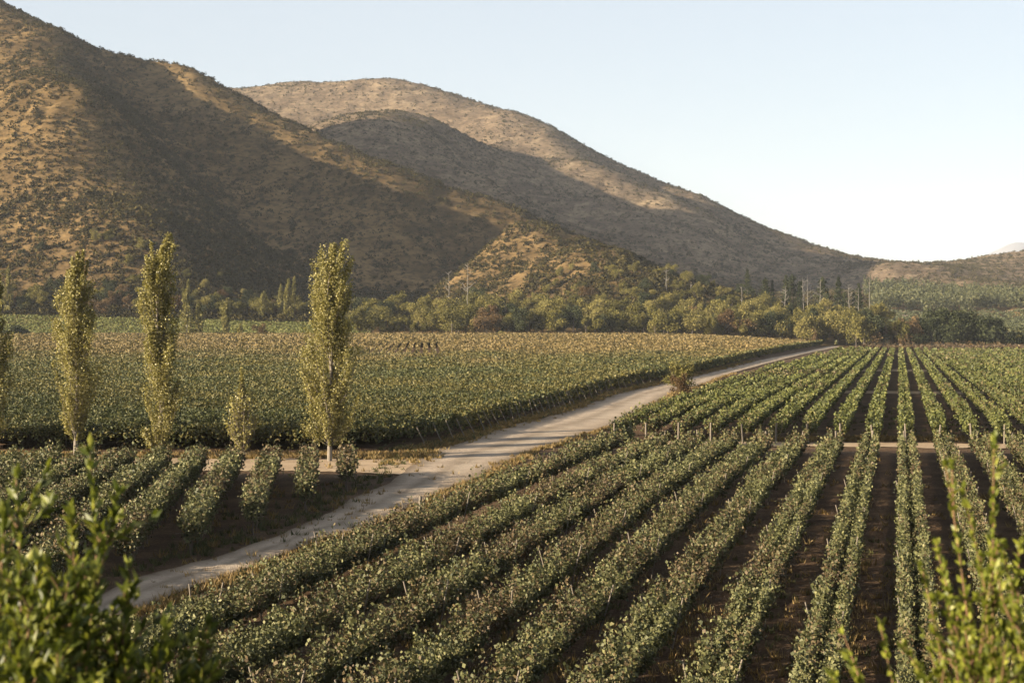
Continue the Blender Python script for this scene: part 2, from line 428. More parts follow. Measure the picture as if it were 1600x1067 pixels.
# a far mountain in the haze, with more haze put into its grey colour
mu = np.linspace(1380, 2300, 90)
mv = np.interp(mu, [1380, 1480, 1540, 1570, 1590, 1620, 1700, 1800, 2300], [440, 412, 396, 380, 375, 379, 360, 350, 390]) + 1.5 * noise1(mu, rng, 60)
mo, mh = np.meshgrid(np.linspace(0, 1, 14), (HOR - mv) / FPX * 12000 + CAM_Z)
mY = 11000 + 2000 * mo
mZ = mh * np.sin(np.clip(mo * 1.2 + .02, 0, 1.2) / 1.2 * np.pi) ** .8 - 20
mX = ((mu - 800) / FPX)[:, None] * 12000 + (mo - .5) * 700
tag(sheet("mountain", mX, mY, mZ, soil_mat("hazed_mountain", (.10, .10, .11), (.15, .15, .16), (.21, .21, .22), .004, .2)), kind="structure")

# ------------------------------------------------------------------ vine rows
GREEN = [(0, (.012, .016, .007)), (.3, (.042, .046, .017)), (.65, (.105, .105, .042)), (1, (.215, .198, .092))]
RUST = [(0, (.015, .010, .007)), (.4, (.050, .033, .018)), (.7, (.088, .062, .032)), (1, (.125, .10, .048))]
LIME = [(0, (.014, .019, .006)), (.3, (.046, .054, .015)), (.7, (.095, .10, .027)), (1, (.15, .14, .046))]
M_vine = leaf_mat("vine_leaves", GREEN, .10, .6, RUST, .09, .535, .63, 0, .35)
M_vine_far = leaf_mat("vine_leaves_upper_block", LIME, .10, .6, RUST, .02, .56, .72)
M_trunkv = wood_mat("vine_bark", (.05, .035, .025), (.13, .10, .075), 12)

def vine_mesh(rg, a, b, Ya, Yb, top, low, sb, st, thick, lod, cover, smin=.13, smax=.9, gap=.06, rough=.22):
    yg = np.linspace(Ya, Yb, 400); s = np.clip(lod * yg, smin, smax)
    den = cover / s ** 2; cum = np.r_[0, np.cumsum((den[1:] + den[:-1]) / 2 * np.diff(yg))]
    n = int(cum[-1]); Y = np.interp(rg.random(n) * cum[-1], cum, yg)
    s = np.clip(lod * Y, smin, smax) * (.55 + 1.0 * rg.random(n) ** 1.6)
    side = rg.integers(0, 2, n) * 2 - 1
    cl = np.maximum(.36, lod * Y * 1.5); ci = (Y / cl).astype(int) * 2 + (side > 0)
    ci = ci % 4096
    vi = rg.integers(0, 5, n)                                    # several shoots per place, each its own lean and reach
    tabP = rg.normal(size=(4096, 5)) * thick * .8; tabH = rg.normal(size=(4096, 5)) * rough; tabT = rg.random((4096, 5)); tabG = rg.random(4096)
    pl = (Y / 1.5).astype(int) % 4096                             # each plant has its own vigour
    vig = np.random.default_rng(int(abs(a) * 97) + 3).normal(size=4096)[pl]; side_thin = rg.random(n)
    keep = (tabG[ci] > gap) & ~((vig < -1.7) & (side_thin < .75))
    tl = top + np.clip(vig, -1.6, 1.6) * .17 + .08 * noise1(Y + 37 * side, rg, 9.) + .10 * noise1(Y * 1.0 + 11 * side, rg, 2.2)
    h = rg.random(n) ** .75
    z = low + (tl - low) * h + tabH[ci, vi] * h
    off = side * (sb + (st - sb) * h) + tabP[ci, vi] + rg.normal(size=n) * thick * .75
    p = np.array([1, -b]) / math.hypot(1, b)
    X = a + b * Y
    C = np.stack([X + p[0] * off, Y + p[1] * off, z], 1)[keep]
    C[:, 2] += flat_z(C[:, 0], C[:, 1])
    out = np.sign(off - side * (sb + (st - sb) * h))[keep]
    N = np.stack([p[0] * out, p[1] * out, .35 + 0 * out], 1)
    V, F = cards(C, s[keep], rg, .0, .85, unit(N), .5)
    mb = MB().add(V, F, np.repeat((tabT[ci, vi] * .7 + .3 * rg.random(n))[keep], 4))
    for sd in (-1, 1):                                           # dark opaque sheets added inside each curtain to block the sun
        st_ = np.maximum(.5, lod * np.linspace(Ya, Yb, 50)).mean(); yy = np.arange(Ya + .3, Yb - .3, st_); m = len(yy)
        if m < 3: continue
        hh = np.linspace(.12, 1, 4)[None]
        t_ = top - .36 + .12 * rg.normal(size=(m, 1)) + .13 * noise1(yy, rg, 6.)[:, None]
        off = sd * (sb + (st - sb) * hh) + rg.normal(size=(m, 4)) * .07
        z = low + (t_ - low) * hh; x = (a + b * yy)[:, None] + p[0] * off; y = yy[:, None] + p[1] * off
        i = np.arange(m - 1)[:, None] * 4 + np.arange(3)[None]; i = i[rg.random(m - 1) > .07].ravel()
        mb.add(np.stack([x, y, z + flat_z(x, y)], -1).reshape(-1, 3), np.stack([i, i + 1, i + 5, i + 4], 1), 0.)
    return mb
post_m = MB(); capped(post_m, [[0, 0, -.2], [0, 0, 1], [0, 0, 2.0]], [.034, .032, .03], 6); post_mesh = post_m.mesh("trellis_post", M_wood)
big_m = MB(); capped(big_m, [[0, 0, -.2], [0, 0, .9], [.01, 0, 1.9]], [.09, .085, .08], 8); big_mesh = big_m.mesh("end_post", M_wood)
trm = MB(); capped(trm, [[0, 0, -.1], [.03, .02, .3], [-.03, .04, .6], [.04, -.02, .95], [.0, .0, 1.2]], [.06, .045, .04, .04, .03], 6)
trm.add(*tube([[.04, -.02, .9], [.1, .3, 1.1], [.05, .7, 1.15]], [.03, .025, .02], 5)); trm.add(*tube([[.04, -.02, .9], [.0, -.3, 1.1], [.05, -.7, 1.15]], [.03, .025, .02], 5))
trunk_mesh = trm.mesh("vine_trunk", M_trunkv, True)

def place(mesh, name, parent, x, y, lean=(0, 0), h=1.0):
    o = link(name, mesh, parent)
    o.location = np.array([x, y, float(flat_z(x, y))]) - np.array(parent.location)
    o.rotation_euler = (lean[0], lean[1], rng.random() * 6.28 if lean == (0, 0) else 0); o.scale = (1, 1, h)
    return o
def vine_row(label, group, a, b, Ya, Yb, mat, kw, posts=None, trunks=None, ends=None):
    x0, y0 = a + b * Ya, Ya
    root = empty("vine_row", (x0, y0, float(flat_z(x0, y0))))
    tag(root, label, "vine row", group)
    mb = vine_mesh(np.random.default_rng(int(abs(a * 131 + Ya * 7)) + 5), a, b, Ya, Yb, **kw)
    for v in mb.V: v -= np.array(root.location)
    mb.build("foliage", mat, root)
    p = np.array([1, -b]) / math.hypot(1, b)
    if posts:
        y = Ya + .5 + rng.random() * 3
        while y < min(Yb, posts):
            for sd in (-1, 1):
                o = sd * .33; yy = y + .3 * rng.normal()
                u = 800 + FPX * (a + b * yy) / yy
                if -60 < u < 1660:
                    place(post_mesh, "trellis_post", root, a + b * yy + p[0] * o, yy + p[1] * o, (.06 * rng.normal(), sd * (.2 + .05 * rng.normal())), 0.9 + .14 * rng.random())
            y += 10 + rng.random() * 5
    if trunks:
        y = Ya + .4
        while y < Yb:
            place(trunk_mesh, "vine_trunk", root, a + b * y + .06 * rng.normal(), y); y += trunks * (.9 + .2 * rng.random())
    for ye in (ends or []):
        place(big_mesh, "end_post", root, a + b * ye, ye, (.05 * rng.normal(), .05 * rng.normal()), .95 + .1 * rng.random())
    return root

ROWB = .2521
near_kw = dict(top=1.54, low=.62, sb=.19, st=.47, thick=.115, lod=.00135, cover=11.5, smin=.105, rough=.37, gap=.10)
far_kw = dict(top=2.0, low=.9, sb=.2, st=.42, thick=.15, lod=.0014, cover=7.6, gap=.02)
# where the road or the front path cut each row
pe = lambda a, v1, v2: None
for i, k in enumerate(range(-9, 6)):
    a = .62 + 3 * k
    Yb = 132.5 - .05 * (a + 20)
    Ya = 40.5
    kw = near_kw
    if k == -9: Yb = 82
    if k == -8: a -= .75; Yb = 137; kw = dict(near_kw, top=1.66)
    if k == -9: a += .6; kw = dict(near_kw, top=1.15, low=.4, st=.36, rough=.2)
    vine_row(f"{ordw(i+1)} vine row right of the dirt road, in the rusty-green front block", "vine rows of the front block",
             a, ROWB, Ya, Yb, M_vine, kw, posts=112, ends=[Yb + .4])
for i, k in enumerate(range(-9, 21)):
    a = .62 + 3 * k
    Ya = 142 - .04 * (a + 20); Yb = 575
    # stop where the row would run into the road
    ry = rdR[:, 1]; rx = rdR[:, 0]
    yy = np.linspace(Ya, 690, 300); bad = a + ROWB * yy < np.interp(yy, ry, rx) + 1.2
    vt = HOR + (CAM_Z - 2.3 - flat_z(a + ROWB * yy, yy)) / yy * FPX; rv = np.array(RR)[::-1]
    bad |= (yy > 260) & (800 + FPX * (a + ROWB * yy) / yy < np.interp(vt, rv[:, 1], rv[:, 0]) + 3)
    if bad.any(): Yb = min(Yb, yy[np.argmax(bad)])
    if Yb - Ya < 5: continue
    vine_row(f"{ordw(i+1)} vine row right of the road, in the brighter block beyond the cross path", "vine rows beyond the cross path",
             a, ROWB, Ya, Yb, M_vine_far, far_kw, ends=[Ya - .3] if k < 8 else None)
M_vine_rust = leaf_mat("vine_leaves_rusty_block", RUST, .2, .5)
rust_n = 0
for i, k in enumerate(range(-36, 25)):
    a = .62 + 3 * k
    Ya, Yb = 590, 688
    yy = np.linspace(Ya, Yb, 60); bad = (a + ROWB * yy < np.interp(yy, rdR[:, 1], rdR[:, 0]) + 1.5) | (800 + FPX * (a + ROWB * yy) / yy < 1338)
    if bad[0] or 800 + FPX * (a + ROWB * Ya) / Ya > 1640: continue
    if bad.any(): Yb = yy[np.argmax(bad)]
    rust_n += 1
    vine_row(f"{ordw(rust_n)} rusty vine row from the road in the far block before the dark trees", "rusty vine rows of the far block",
             a, ROWB, Ya, Yb, M_vine_rust, dict(far_kw, top=2.0, lod=.0014))
left_kw = dict(gap=.03, rough=.26, top=2.1, low=.7, sb=.12, st=.34, thick=.17, lod=.0015, cover=10)
ry, rx = rdL[:, 1], rdL[:, 0]
for i in range(13):
    x111 = -12.0 - 2.62 * i; b = -.118; a = x111 - b * 111
    yy = np.linspace(44, 111, 200); ok = a + b * yy < np.interp(yy, ry, rx) - 1.4
    Ya = yy[np.argmax(ok)]; Yb = 111.5 - .02 * i
    vine_row(f"{ordw(i+1)} short vine row left of the dirt road, counting from the junction below the poplars", "short vine rows left of the road",
             a, b, Ya, Yb, M_vine, left_kw, posts=None, trunks=1.6, ends=None)

# ------------------------------------------------------------------ the wide canopy vineyard on the left
def canopy_mat():
    m = leaf_mat("canopy_leaves", [(0, (0.018, 0.024, 0.009)), (.4, (0.041, 0.048, 0.016)), (.7, (0.069, 0.071, 0.024)), (1, (0.098, 0.092, 0.034))], .14, .6,
                 [(0, (0.034, 0.031, 0.010)), (.4, (0.074, 0.066, 0.018)), (.75, (0.105, 0.090, 0.028)), (1, (0.131, 0.112, 0.039))], .03, .46, .56)
    n, l = m.node_tree.nodes, m.node_tree.links
    b = next(x for x in n if x.type == 'BSDF_PRINCIPLED'); old = b.inputs["Base Color"].links[0].from_socket
    at = n.new("ShaderNodeAttribute"); at.attribute_name = "block"
    r = ramp(n, [(0, (.07, .049, .02)), (.5, (.135, .094, .036)), (1, (.19, .138, .056))])
    geo = n.new("ShaderNodeNewGeometry"); l.new(geo.outputs["Random Per Island"], r.inputs[0])
    l.new(mix(n, l, at.outputs["Fac"], old, r.outputs[0]), b.inputs["Base Color"])
    return m
M_canopy = canopy_mat()
EDGE = np.array([gpx(*q)[:2] for q in [(600, 704), (668, 694), (740, 675), (790, 659), (880, 635), (940, 614), (1000, 600), (1075, 587), (1145, 569), (1180, 560), (1240, 547.5), (1300, 538), (1312, 535.5)]])
EDGE = np.vstack([EDGE, [[EDGE[-1, 0] + .22 * (715 - EDGE[-1, 1]), 715]]])
x_edge = lambda y: np.interp(y, EDGE[:, 1], EDGE[:, 0])
Y_FRONT = float(EDGE[0, 1])
def striped(x, y):
    u = 800 + FPX * x / y
    return (y > 400) & (y < 520) & (u > 552) & (u < 690) & (((x + .055 * y) / 2.3) % 1 < .45)
rg = np.random.default_rng(11)
mb = MB()
n = 1000000
v = HOR + 24 + (150 - 24) * rg.random(n) ** 1.0
Y = 8.2 * FPX / (v - HOR); Y = np.where(Y > 300, 300 + (Y - 300) * .93, Y)
X = (-90 + 1420 * rg.random(n) - 800) / FPX * Y
ok = (Y > Y_FRONT + .4) & (Y < 714) & (X < x_edge(Y) - .6) & ~striped(X, Y)
X, Y = X[ok], Y[ok]; s = np.clip(.00125 * Y, .14, .9) * (.7 + .6 * rg.random(len(X)))
row = np.sin((X * .1 + Y) / 3.0 * 6.283)
bump = .28 * noise2(X, Y, 6) + .22 * noise2(X + 50, Y, 2.3) + .12 * row * (Y < 260)
Zc = T(X, Y) + 1.88 + bump + rg.normal(size=len(X)) * .12
tint = np.clip((.5 + .5 * noise2(X, Y, 3.1) + .25 * rg.normal(size=len(X))) * (.55 + .5 * sstep(185, 235, Y + 14 * noise2(X, Y, 70))), 0, 1)
blk = np.clip(sstep(330, 470, Y + 45 * noise2(X, Y, 120)) * (.55 + .5 * rg.random(len(X))), 0, 1)
V, F = cards(np.stack([X, Y, Zc], 1), s, rg, .1, .85)
mb.add(V, F, np.repeat(tint, 4)); BL = [np.repeat(blk, 4)]
# ragged hanging edge along the front and along the road
ne = 26000
t = rg.random(ne)
el = np.r_[np.stack([np.linspace(-75, EDGE[0, 0], 40), np.full(40, Y_FRONT)], 1), EDGE]
dl = np.r_[0, np.cumsum(np.hypot(*np.diff(el, axis=0).T) / np.maximum(el[1:, 1], 1))]
q = t * dl[-1]; EX = np.interp(q, dl, el[:, 0]); EY = np.interp(q, dl, el[:, 1])
sz = np.clip(.0019 * EY, .2, 1.0)
EX = EX - np.abs(rg.normal(size=ne)) * .5; EY = EY + np.abs(rg.normal(size=ne)) * .5
EZ = T(EX, EY) + 2.0 - rg.random(ne) ** 1.6 * (1.15 + .4 * noise1(q * 60, rg, 1.)) + .15 * rg.normal(size=ne) + .38 * noise1(EX * .8 + EY * 1.1, rg, 3.1)
V, F = cards(np.stack([EX, EY, EZ], 1), sz, rg, .1, .85); mb.add(V, F, np.repeat(rg.random(ne), 4)); BL.append(np.zeros(4 * ne))
# opaque dark sheet added under the top leaves so no light comes through
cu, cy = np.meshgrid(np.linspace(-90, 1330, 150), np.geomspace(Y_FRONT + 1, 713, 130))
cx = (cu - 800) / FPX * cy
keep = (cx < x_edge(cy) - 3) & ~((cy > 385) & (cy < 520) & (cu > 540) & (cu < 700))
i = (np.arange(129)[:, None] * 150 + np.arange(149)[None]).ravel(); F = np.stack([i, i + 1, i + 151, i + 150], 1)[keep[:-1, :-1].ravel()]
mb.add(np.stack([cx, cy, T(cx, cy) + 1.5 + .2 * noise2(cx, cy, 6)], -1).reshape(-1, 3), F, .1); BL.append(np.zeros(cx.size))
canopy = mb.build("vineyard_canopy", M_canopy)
at = canopy.data.attributes.new("block", 'FLOAT', 'POINT'); at.data.foreach_set("value", np.concatenate(BL).astype(np.float32))
tag(canopy, "wide overhead vine canopy spread over the flat field left of the dirt road", "vineyard", kind="stuff")
# leaning anchor posts along its road edge
d_e = np.r_[0, np.cumsum(np.hypot(*np.diff(EDGE, axis=0).T))]
q = 5.0; na = 0
while q < d_e[-1] and na < 34:
    ex, ey = np.interp(q, d_e, EDGE[:, 0]), np.interp(q, d_e, EDGE[:, 1])
    if ey > 300: break
    o = link("anchor_post", big_mesh); o.location = (ex + 1.1, ey - .3, float(flat_z(ex, ey)))
    o.rotation_euler = (.1 * rng.normal(), -.42 + .08 * rng.normal(), 0); o.scale = (.6, .6, 1.02 + .12 * rng.random())
    na += 1
    tag(o, f"{ordw(na)} leaning wooden anchor post along the roadside edge of the canopy vineyard, from its corner", "post", "anchor posts along the canopy vineyard")
    q += 3.3 if ey < 200 else 6

# ------------------------------------------------------------------ poplars
M_pop = leaf_mat("poplar_leaves", [(0, (.06, .058, .018)), (.35, (.145, .130, .042)), (.7, (.25, .22, .078)), (1, (.36, .32, .14))], .32, .5, None, spec=.5)
M_popb = leaf_mat("poplar_leaves_far", [(0, (.07, .07, .022)), (.5, (.16, .145, .045)), (1, (.25, .215, .075))], .3, .55)
def poplar(name_label, Y0, base, outline, n, s, mat=M_pop, seed=1, dark=0):
    rg = np.random.default_rng(seed)
    bu, bv = base
    gx0 = (bu - 800) / FPX * Y0; gz0 = float(T(gx0, Y0))
    root = empty("poplar_tree", (gx0, Y0, gz0)); tag(root, name_label, "poplar tree")
    sc = Y0 / FPX
    o = np.array(outline, float)
    hv = (bv - o[:, 0]) * sc; L = (o[:, 1] - bu) * sc; Rr = (o[:, 2] - bu) * sc
    i = np.argsort(hv); hv, L, Rr = hv[i], L[i], Rr[i]
    cx = (L + Rr) / 2; hw = (Rr - L) / 2 * 1.1
    H = hv[-1]
    # trunk and rising limbs
    mb = MB(); zz = np.linspace(-.2, H * .93, 14)
    tx = np.interp(zz, np.r_[0, hv], np.r_[0, cx]) * np.clip(zz / (hv[0] + 2), 0, 1) * .8
    capped(mb, np.stack([tx, .15 * np.sin(zz * .4), zz], 1), np.interp(zz, [0, H], [.20 * H / 17, .025]), 9)
    hs = rg.random(120) ** .85 * (hv[-1] - hv[0]) + hv[0]
    tips = []
    for h1 in hs:
        w = np.interp(h1, hv, hw); c = np.interp(h1, hv, cx)
        ang = rg.random() * 6.283; r = w * math.sqrt(rg.random()) * (1.12 if rg.random() < .8 else 1.3)
        tip = np.array([c + r * math.cos(ang), r * .9 * math.sin(ang), h1])
        h0 = max(hv[0] * .8, h1 - 1.2 - 2.6 * rg.random() - r * .8); b0 = np.array([np.interp(h0, zz, tx), 0, h0])
        mid = (b0 * .45 + tip * .55); mid[:2] += .25 * (tip[:2] - b0[:2])
        tips.append((b0, mid, tip))
        if h1 < H * .9: mb.add(*tube([b0, mid, tip], [.035, .022, .008], 5))
    mb.build("trunk", M_palebark, root, True)
    bi = rg.integers(0, len(tips), n); t = .25 + .85 * rg.random(n) ** .8
    B0 = np.array([q[0] for q in tips])[bi]; B1 = np.array([q[1] for q in tips])[bi]; B2 = np.array([q[2] for q in tips])[bi]
    t_ = np.minimum(t, 1.04)[:, None]
    C = B0 * (1 - t_) ** 2 + 2 * B1 * t_ * (1 - t_) + B2 * t_ ** 2
    C += rg.normal(size=(n, 3)) * (.10 + .20 * rg.random(len(tips))[bi] ** 2)[:, None] * [1, 1, 1.3] * np.interp(C[:, 2], hv, np.clip(hw / 1.3, .35, 1.2))[:, None]
    C[:, 2] = np.clip(C[:, 2], hv[0] * .85, None)
    tint = np.clip(rg.random(len(tips))[bi] * .6 + .4 * rg.random(n), 0, 1)
    V, F = cards(C, s * (.7 + .6 * rg.random(n)), rg, .05, .9)
    MB().add(V, F, np.repeat(tint, 4)).build("crown", mat, root)
    return root
poplar("tall leaning poplar with a bare pale trunk foot, rightmost of those beside the track", 124, (515, 722),
       [(376, 539, 543), (383, 520, 545), (394, 498, 544), (427, 489, 543), (461, 479, 542), (495, 481, 544), (540, 481, 551), (580, 483, 554), (620, 480, 555), (655, 476, 548), (680, 494, 530), (692, 508, 522)], 35017, .135, seed=3)
poplar("tall twin-tipped poplar leafy down to the ground, second large poplar from the right", 127, (250, 716),
       [(368, 264, 267), (380, 236, 268), (411, 233, 267), (444, 222, 269), (478, 220, 269), (512, 220, 270), (546, 222, 279), (579, 224, 282), (613, 224, 282), (647, 226, 276), (681, 229, 266), (705, 236, 262)], 35017, .135, seed=5)
poplar("poplar with an uneven crown and short pale trunk, standing second from the picture's left", 129.5, (118, 713),
       [(394, 125, 129), (410, 112, 135), (427, 108, 138), (461, 94, 140), (495, 91, 141), (529, 90, 151), (562, 89, 153), (596, 91, 152), (630, 94, 145), (660, 102, 134), (684, 112, 126)], 31265, .135, seed=9)
poplar("poplar cut by the picture's left edge", 133, (-16, 708),
       [(385, -16, -8), (430, -24, -2), (480, -30, 6), (540, -34, 15), (590, -36, 17), (640, -36, 10), (690, -26, -4)], 27513, .135, seed=13)
poplar("slim young poplar sapling with a thin spire, between two tall poplars", 124, (381, 722),
       [(576, 377, 379), (606, 374, 382), (618, 367, 389), (632, 360, 398), (655, 357, 398), (680, 363, 392), (700, 373, 388)], 2600, .17, seed=17)
# poplars at the far side of the left field
for j, (lab, Y0, b, o) in enumerate([
    ("tall spired poplar with a broad dark foot behind the left field", 712, (292, 519), [(428, 293, 295), (445, 288, 297), (470, 284, 300), (490, 282, 303), (510, 279, 305), (518, 281, 303)]),
    ("narrow poplar right beside the tall spired poplar behind the field", 712, (311, 519), [(466, 309, 311), (478, 305, 314), (500, 304, 317), (517, 306, 316)]),
    ("single pointed poplar above a round dark bush behind the field", 714, (353, 519), [(457, 355, 357), (470, 349, 359), (490, 347, 359), (510, 347, 358), (517, 349, 357)]),
    ("leaning poplar low on the hillside, leftmost of the hillside poplars", 800, (410, 488), [(443, 412, 415), (455, 406, 416), (470, 404, 415), (484, 406, 412)]),
    ("thin hillside poplar between the leaning poplar and the twin spires", 810, (438, 488), [(434, 438, 440), (448, 435, 442), (465, 434, 443), (484, 436, 442)]),
    ("hillside poplar, left one of the twin spires", 800, (448, 490), [(424, 450, 452), (440, 445, 453), (465, 444, 454), (486, 446, 452)]),
    ("hillside poplar, right one of the twin spires", 800, (457, 490), [(420, 459, 462), (435, 456, 462), (460, 453, 461), (486, 452, 458)]),
    ("small young poplar near the brown bush behind the field", 712, (376, 519), [(498, 375, 377), (506, 372, 379), (516, 373, 378)]),
    ("far poplar seen against the hill at the picture's left edge", 800, (12, 490), [(420, 12, 15), (440, 7, 18), (465, 5, 20), (486, 8, 18)])]):
    poplar(lab, Y0, b, o, 2600, .7, M_popb, 40 + j)["group"] = "poplars behind the left field"

# ------------------------------------------------------------------ broadleaf trees, conifers, dead trees
def crown_mesh(rg, w, h, nl, ncard, s, name, mat):
    mb = MB()
    for k in range(nl):
        f = k / max(nl - 1, 1)
        c = np.array([rg.normal() * w * .26, rg.normal() * w * .26, h * (.38 + .5 * f + .06 * rg.normal())])
        r = np.array([w * (.34 - .12 * f), w * (.34 - .12 * f), h * .2]) * (.75 + .5 * rg.random())
        m = ncard // nl
        d = unit(rg.normal(size=(m, 3))); rad = rg.random(m) ** .4
        C = c + d * r * rad[:, None] * (1 + .25 * noise1(d[:, 0] * 3 + d[:, 2] * 2, rg, 1.))[:, None]
        V, F = cards(C, s * (.6 + .8 * rg.random(m)), rg, .2, .85, d, .5)
        mb.add(V, F, np.repeat(np.clip(rg.random() * .55 + .45 * rg.random(m), 0, 1), 4))
    return mb.mesh(name, mat)
def trunk_tree(rg, h, r, spread):
    mb = MB(); lean = rg.normal(size=2) * .04
    z = np.linspace(-.4, h * .62, 6); capped(mb, np.stack([lean[0] * z, lean[1] * z, z], 1), np.linspace(r, r * .45, 6), 7)
    for k in range(5):
        a = k * 1.256 + rg.random(); z0 = h * (.25 + .07 * k); e = np.array([math.cos(a) * spread * .6, math.sin(a) * spread * .6, z0 + h * .28])
        b = np.array([lean[0] * z0, lean[1] * z0, z0]); mb.add(*tube([b, (b + e) / 2 + [0, 0, -.1 * h * .3], e], [r * .4, r * .28, r * .1], 5))
    return mb.mesh("trunk", M_bark, True)
KIND = {
 "olive": leaf_mat("olive_foliage", [(0, (.034, .034, .012)), (.5, (.098, .09, .028)), (1, (.175, .15, .05))], .22, .65, obj_var=.6, spec=.05),
 "pale": leaf_mat("pale_foliage", [(0, (.06, .057, .02)), (.5, (.15, .132, .045)), (1, (.22, .185, .07))], .25, .65, obj_var=.5, spec=.05),
 "dark green": leaf_mat("dark_foliage", [(0, (0.016, 0.021, 0.012)), (.5, (0.032, 0.038, 0.018)), (1, (0.056, 0.061, 0.028))], .18, .55, spec=.05, obj_var=.4),
 "rusty brown": leaf_mat("rusty_foliage", [(0, (0.046, 0.030, 0.017)), (.5, (0.089, 0.056, 0.028)), (1, (0.132, 0.092, 0.046))], .2, .6, spec=.05, obj_var=.5)}
TR = {}
for kd, mt in KIND.items():
    TR[kd] = []
    for q in range(4):
        g_ = np.random.default_rng(100 + q + 10 * len(TR)); w, h = [(8, 9), (7, 10), (9.5, 9), (6, 8)][q]
        TR[kd].append((crown_mesh(g_, w, h, [8, 9, 11, 6][q], 2600, .46, "crown", mt), trunk_tree(g_, h, .24, w * .5)))
cnt = {}
def tree(kd, u, Y, scale, where, cat="tree", group=None, name="broadleaf_tree", q=None, zoff=0.):
    x = (u - 800) / FPX * Y
    root = empty(name, (x, Y, float(T(x, Y)) - .1 + zoff), rng.random() * 6.28, scale)
    cm, tm = TR[kd][int(rng.integers(0, 4)) if q is None else q]
    link("crown", cm, root); link("trunk", tm, root)
    cnt.setdefault((kd, where), []).append((u, root)); root["group"] = group or where; root["category"] = cat
    return root
kinds = list(KIND)
def pick(p): return kinds[int(rng.choice(4, p=p))]
# front line along the far edge of the left vineyard
u = 548.
while u < 1345:
    p = [.50, .40, .08, .02] if u < 760 or u > 1000 else [.44, .10, .40, .06]
    tree(pick(p), u, 722 + 10 * rng.random(), (.9 + .5 * rng.random()) * (1.0 if u < 780 else 1.15), "front line of the tree belt behind the left vineyard")
    u += 13 + 8 * rng.random()
for (where, n_, u0, u1, Ya, Yb, p, s0, s1) in [
    ("second line of the tree belt at the hill foot", 46, 545, 1340, 745, 775, [.45, .36, .17, .02], 1.0, 1.55),
    ("upper part of the tree belt on the hill foot", 58, 545, 1240, 775, 835, [.45, .33, .20, .02], .9, 1.5),
    ("loose trees on the lower slope right of the dead trees", 44, 830, 1200, 835, 950, [.46, .24, .27, .03], .5, .9),
    ("thin trees along the hill foot behind the left field", 84, -20, 545, 796, 846, [.40, .14, .36, .10], .7, 1.15),
    ("dark trees higher on the left hillside", 44, -20, 560, 815, 900, [.44, .14, .34, .08], .55, .95),
    ("trees behind the road's far end", 30, 1180, 1380, 735, 850, [.42, .24, .28, .06], .9, 1.5)]:
    for k in range(n_):
        t_ = (k + rng.random()) / n_
        tree(pick(p), u0 + (u1 - u0) * t_, Ya + (Yb - Ya) * rng.random(), s0 + (s1 - s0) * rng.random(), where)
# dark line at the end of the right hand rows
for (u, kd, sc) in [(1338, "olive", 1.0), (1350, "olive", 1.1), (1366, "dark green", 1.05), (1380, "rusty brown", .9), (1396, "olive", .95), (1410, "rusty brown", .9), (1424, "rusty brown", 1.0),
                    (1440, "dark green", 1.0), (1456, "dark green", 1.0), (1474, "dark green", 1.3), (1490, "dark green", 1.45), (1506, "dark green", 1.45), (1522, "dark green", 1.25),
                    (1540, "dark green", 1.05), (1556, "dark green", 1.0), (1574, "olive", .7), (1590, "dark green", .65), (1606, "dark green", .7)]:
    tree(kd, u, 698 + 6 * rng.random(), sc * 1.38, "tree line at the far end of the right vine rows")
# singles and bushes
def single(label, kd, u, Y, scale, cat="bush", name="bush", zoff=-1.5):
    r = tree(kd, u, Y, scale, "single", cat, None, name, None, zoff); cnt[(kd, "single")].pop(); r["label"] = label
    if "group" in r: del r["group"]
    return r
single("round dark bush under the single pointed poplar", "dark green", 345, 708, (1.0, .8, .42), zoff=-1)
single("twiggy rusty bush behind the left field, near the small young poplar", "rusty brown", 408, 708, (1.1, .8, .75), zoff=-1.5)
single("large dark bush at the field's far left corner", "dark green", 30, 690, (1.6, 1.2, .9), zoff=-2)
single("bright yellow-green willow bush at the field's far edge before the belt", "pale", 784, 708, (.95, .9, .65), zoff=-2)
single("low green bush at the field's far edge, left of the utility pole", "olive", 606, 708, (.8, .7, .45), zoff=-1.4)
g = gpx(1055, 608); single("olive roadside bush, the taller one growing against the canopy vineyard", "pale", 1054, g[1] + 9, (.66, .6, .62), zoff=-1.2)
g = gpx(1064, 614); single("brown spindly roadside bush beside the pale dirt road", "rusty brown", 1064, g[1], (.34, .34, .38), zoff=-1.0)
single("tall pale-crowned tree rising above the slope right of centre", "pale", 1090, 880, (.8, .8, 1.0), "tree", "broadleaf_tree", 0)
single("narrow rust-coloured tree in the front line near the road's end", "rusty brown", 1273, 716, (.45, .45, .95), "tree", "broadleaf_tree", 0)
SHORT = {"front line of the tree belt behind the left vineyard": "front line of the tree belt behind the vineyard",
 "second line of the tree belt at the hill foot": "second line of the tree belt",
 "upper part of the tree belt on the hill foot": "upper part of the tree belt",
 "loose trees on the lower slope right of the dead trees": "among loose trees on the lit lower slope",
 "thin trees along the hill foot behind the left field": "at the hill foot behind the meadow",
 "dark trees higher on the left hillside": "higher on the left hillside",
 "trees behind the road's far end": "behind the far end of the road",
 "tree line at the far end of the right vine rows": "tree line ending the right vine rows"}
for (kd, where), L in cnt.items():
    if where == "single": continue
    L.sort(key=lambda t: t[0])
    for i, (u, r) in enumerate(L): r["label"] = f"{ordw(i+1)} {kd} tree from the left, {SHORT[where]}"

